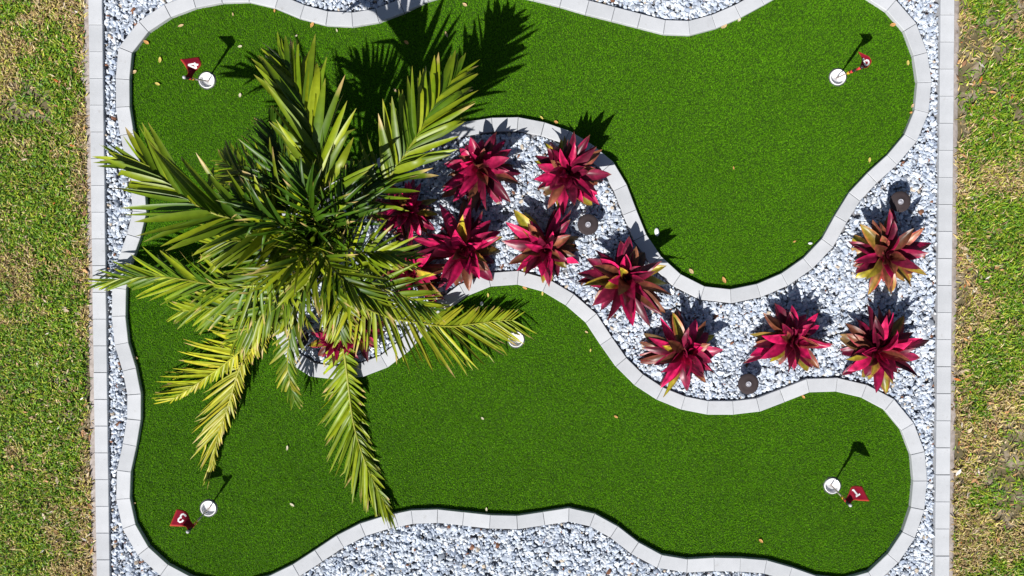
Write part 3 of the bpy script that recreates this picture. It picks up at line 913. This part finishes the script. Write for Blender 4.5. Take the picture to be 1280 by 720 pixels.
FR = [
 # northern tall frond and its neighbour, coloured as if in shade
 dict(ctrl=[(402, 270, .80), (403, 228, 1.0), (390, 165, 1.02), (370, 108, .95), (352, 74, .86)], Lmax=.44, n=30, col=GREEN, tipc=LIME, seed=1, wide=.025, ang0=44, ang1=20, droop=.3, vee=28),
 dict(ctrl=[(385, 275, .75), (366, 235, .88), (352, 195, .86), (338, 160, .78)], Lmax=.34, n=24, col=SHADED, tipc=GREEN, seed=2),
 # north-east frond
 dict(ctrl=[(440, 283, .62), (464, 255, .76), (488, 220, .84), (516, 178, .86), (545, 128, .82), (572, 92, .74)], Lmax=.36, n=27, col=GREEN, tipc=LIME, seed=3, t0=.30, wide=.023, ang0=58, ang1=18, droop=.3, vee=26),
 # north-west fronds
 dict(ctrl=[(345, 286, .86), (300, 276, .98), (258, 263, 1.04), (226, 243, 1.04), (192, 214, 1.0), (158, 200, .96)], Lmax=.44, n=30, col=GREEN, tipc=LIME, seed=4, wide=.023, ang0=58, ang1=14, vee=24, droop=.25),
 dict(ctrl=[(372, 280, .84), (346, 245, .90), (306, 220, .72), (280, 202, .52)], Lmax=.34, n=26, col=SHADED, tipc=LIME, seed=5, wide=.019),
 # western fronds
 dict(ctrl=[(350, 312, .86), (312, 358, .66), (262, 355, .40), (212, 347, .26), (165, 347, .19), (126, 353, .15)], Lmax=.40, n=32, col=GREEN, tipc=LIME, seed=6, wide=.020, ang0=52, ang1=12, vee=20),
 dict(ctrl=[(352, 300, .78), (318, 300, .84), (285, 302, .78), (262, 304, .70)], Lmax=.30, n=24, col=SHADED, tipc=LIME, seed=7, wide=.019),
 dict(ctrl=[(350, 345, .60), (315, 372, .52), (270, 384, .34), (225, 390, .20)], Lmax=.30, n=26, col=GREEN, tipc=LIME, seed=8, wide=.020, dry=.3),
 # south-west yellowing fronds
 dict(ctrl=[(362, 365, .56), (330, 410, .48), (292, 446, .30), (256, 473, .18), (215, 500, .11)], Lmax=.42, n=28, col=LIME, tipc=YEL, seed=9, wide=.0135, ang0=66, ang1=16, aL=.30, aR=1.0, dry=.35, vee=2, t0=.35, lab="yellowing lower frond with dry tips"),
 dict(ctrl=[(368, 370, .50), (335, 415, .36), (302, 456, .20), (286, 505, .11), (272, 545, .075), (266, 582, .05)], Lmax=.36, n=30, col=(.24, .26, .02), tipc=YEL, seed=10, wide=.0145, ang0=60, ang1=10, aL=.35, aR=1.0, dry=.4, vee=2, t0=.40, lab="yellow lowest frond with brown ragged leaflets"),
 # southern fronds
 dict(ctrl=[(374, 380, .54), (362, 425, .42), (360, 462, .28), (368, 500, .16)], Lmax=.21, n=18, col=GREEN, tipc=(.26, .25, .02), seed=11, wide=.018, dry=.4, droop=.9),
 dict(ctrl=[(412, 370, .50), (428, 430, .22), (435, 480, .09), (441, 525, .045), (452, 565, .04), (468, 604, .045), (486, 638, .065)], Lmax=.36, n=40, col=(.12, .19, .006), tipc=LIME, seed=12, wide=.022, ang0=50, ang1=14, aL=.46, aR=1.0, dry=.25, vee=-10, t0=.38, droop=.35),
 # eastern long frond
 dict(ctrl=[(445, 372, .56), (480, 394, .42), (522, 403, .27), (560, 408, .17), (592, 405, .13), (622, 401, .11), (641, 400, .10)], Lmax=.42, n=36, col=(.17, .23, .008), tipc=(.36, .35, .02), seed=13, wide=.019, ang0=60, ang1=36, aL=.50, aR=1.0, vee=4, t0=.17, droop=.3),
 # short eastern fronds
 dict(ctrl=[(430, 320, .74), (458, 316, .88), (486, 318, .90), (508, 324, .84)], Lmax=.27, n=18, col=GREEN, tipc=LIME, seed=14, wide=.021),
 dict(ctrl=[(432, 345, .70), (470, 358, .84), (505, 370, .84), (540, 386, .74)], Lmax=.29, n=22, col=GREEN, tipc=LIME, seed=15, wide=.021, vee=22),
 dict(ctrl=[(425, 290, .74), (442, 262, .84), (458, 236, .84), (470, 215, .78)], Lmax=.28, n=20, col=SHADED, tipc=GREEN, seed=16),
 # inner, young and upright
 dict(ctrl=[(398, 292, .80), (392, 270, 1.05), (380, 235, 1.16), (366, 205, 1.14)], Lmax=.28, n=18, col=SHADED, tipc=GREEN, seed=17, wide=.018, vee=58),
 dict(ctrl=[(392, 305, .84), (378, 320, 1.02), (352, 338, 1.06), (322, 346, 1.0)], Lmax=.28, n=18, col=SHADED, tipc=LIME, seed=18, wide=.019, vee=58),
 dict(ctrl=[(402, 308, .84), (412, 330, 1.00), (434, 352, 1.02), (470, 376, .94)], Lmax=.29, n=20, col=SHADED, tipc=LIME, seed=19, wide=.020, vee=42),
 dict(ctrl=[(396, 312, .74), (388, 345, .76), (370, 378, .62), (346, 404, .48)], Lmax=.28, n=18, col=SHADED, tipc=LIME, seed=20, wide=.019, vee=54),
 dict(ctrl=[(385, 298, .82), (352, 282, 1.00), (322, 262, 1.04), (296, 246, .98)], Lmax=.28, n=18, col=SHADED, tipc=GREEN, seed=21, wide=.019, vee=58),
 dict(ctrl=[(405, 296, .84), (418, 275, 1.0), (432, 245, 1.05), (440, 218, 1.0)], Lmax=.26, n=18, col=SHADED, tipc=GREEN, seed=22, wide=.018, vee=54),
 dict(ctrl=[(402, 330, .62), (414, 360, .60), (424, 392, .50), (426, 420, .38)], Lmax=.26, n=18, col=SHADED, tipc=LIME, seed=23, wide=.019, dry=.3, vee=48),
 dict(ctrl=[(375, 340, .66), (345, 375, .64), (318, 404, .52), (292, 428, .38)], Lmax=.28, n=20, col=GREEN, tipc=LIME, seed=24, wide=.018, dry=.25),
]
for f in FR: frond(**f)

# ------------------------------------------------------------------ fallen leaves and stray pebbles
TAN, ORG, YLW, CRM = (.58, .42, .22), (.58, .31, .10), (.62, .50, .13), (.62, .57, .40)
LEAVES = [
 (226, 32, 7, TAN, "tan fallen leaf on turf, second paver bend of the top left corner"),
 (183, 53, 7, ORG, "orange tan fallen leaf on turf beside the top left paver bend"),
 (200, 75, 7, YLW, "yellow crumpled leaf on turf up left of the flag numbered 4"),
 (168, 90, 6, TAN, "tan fallen leaf hard against the pavers left of the flag numbered 4"),
 (197, 105, 6, YLW, "yellow fallen leaf on turf down left of the flag numbered 4"),
 (300, 58, 5, CRM, "cream fallen leaf right of the topmost left flag shadow"),
 (300, 119, 5, CRM, "cream fallen leaf between the cup numbered 4 and the palm shadow"),
 (291, 18, 4, TAN, "tiny tan leaf on turf under the top left pavers"),
 (343, 13.5, 4, ORG, "small orange leaf touching the top pavers left of the dip"),
 (390, 31, 7, ORG, "orange fallen leaf just below the left dip of the top pavers"),
 (421, 38, 4, CRM, "tiny cream leaf below the bottom of the left paver dip"),
 (370, 45, 4, CRM, "tiny cream leaf on turf above the palm's left shadow"),
 (508, 53, 6, ORG, "rust leaf lying inside the tall palm shadow at the top"),
 (558, 43, 7, TAN, "tan leaf between the two frond shadows at the top"),
 (581, 6, 6, TAN, "tan leaf at the photo's top edge beside the paver hump"),
 (494, 113, 6, TAN, "tan leaf deep in the dark middle of the palm shadow"),
 (677, 147, 5, YLW, "yellow leaf above the bed's upper pavers, left of its neighbour"),
 (695, 152.5, 5, ORG, "orange leaf above the bed's upper pavers, beside the spiky plant shadow"),
 (905, 33, 8, TAN, "tan leaf below the right dip of the top pavers"),
 (924, 25, 5, CRM, "cream leaf beside the pavers right of the top dip"),
 (917, 210, 4, ORG, "small orange leaf alone in the middle of the upper right turf"),
 (1116, 31, 7, ORG, "orange leaf by the pavers right of the curled flag's shadow"),
 (1135, 78.5, 6, YLW, "pale yellow leaf by the pavers right of the curled flag"),
 (1141, 132, 6, TAN, "tan leaf against the right pavers of the upper green, upper of a pair"),
 (1139, 141, 5, ORG, "orange leaf against the right pavers of the upper green, lower of a pair"),
 (1087, 200, 6, YLW, "yellow leaf near the pavers down right of the upper green"),
 (993, 302, 4, ORG, "small orange leaf beside the lower right bend of the upper green"),
 (864, 339, 7, TAN, "large tan leaf left in the bottom bowl of the upper green"),
 (905, 350, 8, ORG, "orange leaf at the very bottom of the upper green"),
 (656, 360, 6, ORG, "orange leaf tucked under the pavers over the lower green's peak"),
 (678, 367, 5, YLW, "yellow leaf below the paver peak, right of the orange leaf"),
 (733, 415, 4, TAN, "tiny tan leaf beside the descending bed pavers"),
 (738, 438, 4, YLW, "tiny yellow leaf on turf below the descending bed pavers"),
 (610, 369, 5, YLW, "yellow leaf above the small white pebble by the frond tip"),
 (603, 523, 4, CRM, "tiny cream leaf in open turf below the palm frond tip"),
 (770, 521, 5, ORG, "small orange leaf in the middle of the lower green"),
 (951, 676, 6, ORG, "orange leaf above the bottom pavers at lower right"),
 (1004, 496, 5, ORG, "orange leaf against the pavers at the top of the lower right lobe"),
 (359, 560, 6, CRM, "straw coloured sliver on turf between the two drooping fronds"),
 (365, 631, 6, CRM, "straw coloured sliver on turf left of the longest drooping frond"),
 (310, 314, 8, ORG, "rusty orange leaf among the western palm fronds"),
 (170, 447, 5, TAN, "tan leaf against the left pavers below the long western frond"),
 (167, 629, 5, TAN, "tan leaf against the pavers left of the flag numbered 3"),
 (608, 637, 5, CRM, "cream sliver along the top of the bottom middle pavers"),
]
for u, v, s, c, lab in LEAVES:
    g = at(u, v, .012)
    mb = MB(); L = s * PX * .54; W = L * random.uniform(.38, .62); a = random.uniform(0, 6.28)
    cu = random.uniform(.15, .55)
    rows, cols = [], []
    for i in range(8):
        t = i / 7; x = (t - .5) * 2
        w = W * math.sin(math.pi * (.04 + .92 * t)) ** .8
        rr, cc = [], []
        for j in (-1, -.5, 0, .5, 1):
            px, py = x * L, j * w
            z = cu * (px * px / max(L, 1e-4)) * .5 + abs(j) * w * cu * .6 + random.uniform(-.0008, .0008)
            rr.append((px * math.cos(a) - py * math.sin(a), px * math.sin(a) + py * math.cos(a), z))
            cc.append(sh(c, random.uniform(.8, 1.15) * (.8 if j == 0 else 1)))
        rows.append(rr); cols.append(cc)
    mb.grid(rows, cols)
    o = mb.build("fallen_leaf", M['litter']); o.location = g
    tag(o, lab, "leaf", "dry leaves fallen on the turf")

def pebble(u, v, rx, ry, lab):
    g = at(u, v, .012); mb = MB(); r = random.Random(int(u))
    n, k = 12, 7; vs_, fs = [], []
    for i in range(k):
        la = -math.pi / 2 + math.pi * i / (k - 1)
        for j in range(n):
            lo = 2 * math.pi * j / n; q = 1 + .12 * math.sin(2 * lo + u) + r.uniform(-.05, .05)
            vs_.append((rx * PX * math.cos(la) * math.cos(lo) * q, ry * PX * math.cos(la) * math.sin(lo) * q, .010 * math.sin(la)))
    for i in range(k - 1):
        for j in range(n): fs.append((i * n + j, i * n + (j + 1) % n, (i + 1) * n + (j + 1) % n, (i + 1) * n + j))
    mb.add(vs_, fs, (1, 1, 1))
    o = mb.build("pebble", M['pebble']); o.location = g
    tag(o, lab, "pebble", "stray white pebbles on the turf")
pebble(821, 290, 3.3, 5.0, "larger oval white pebble on turf right of the bed's upper pavers")
pebble(1013, 304, 2.6, 1.8, "tiny white pebble beside the lower right bend of the upper green")
pebble(602, 379.5, 2.4, 2.3, "round white pebble on turf above the eastern frond tip")
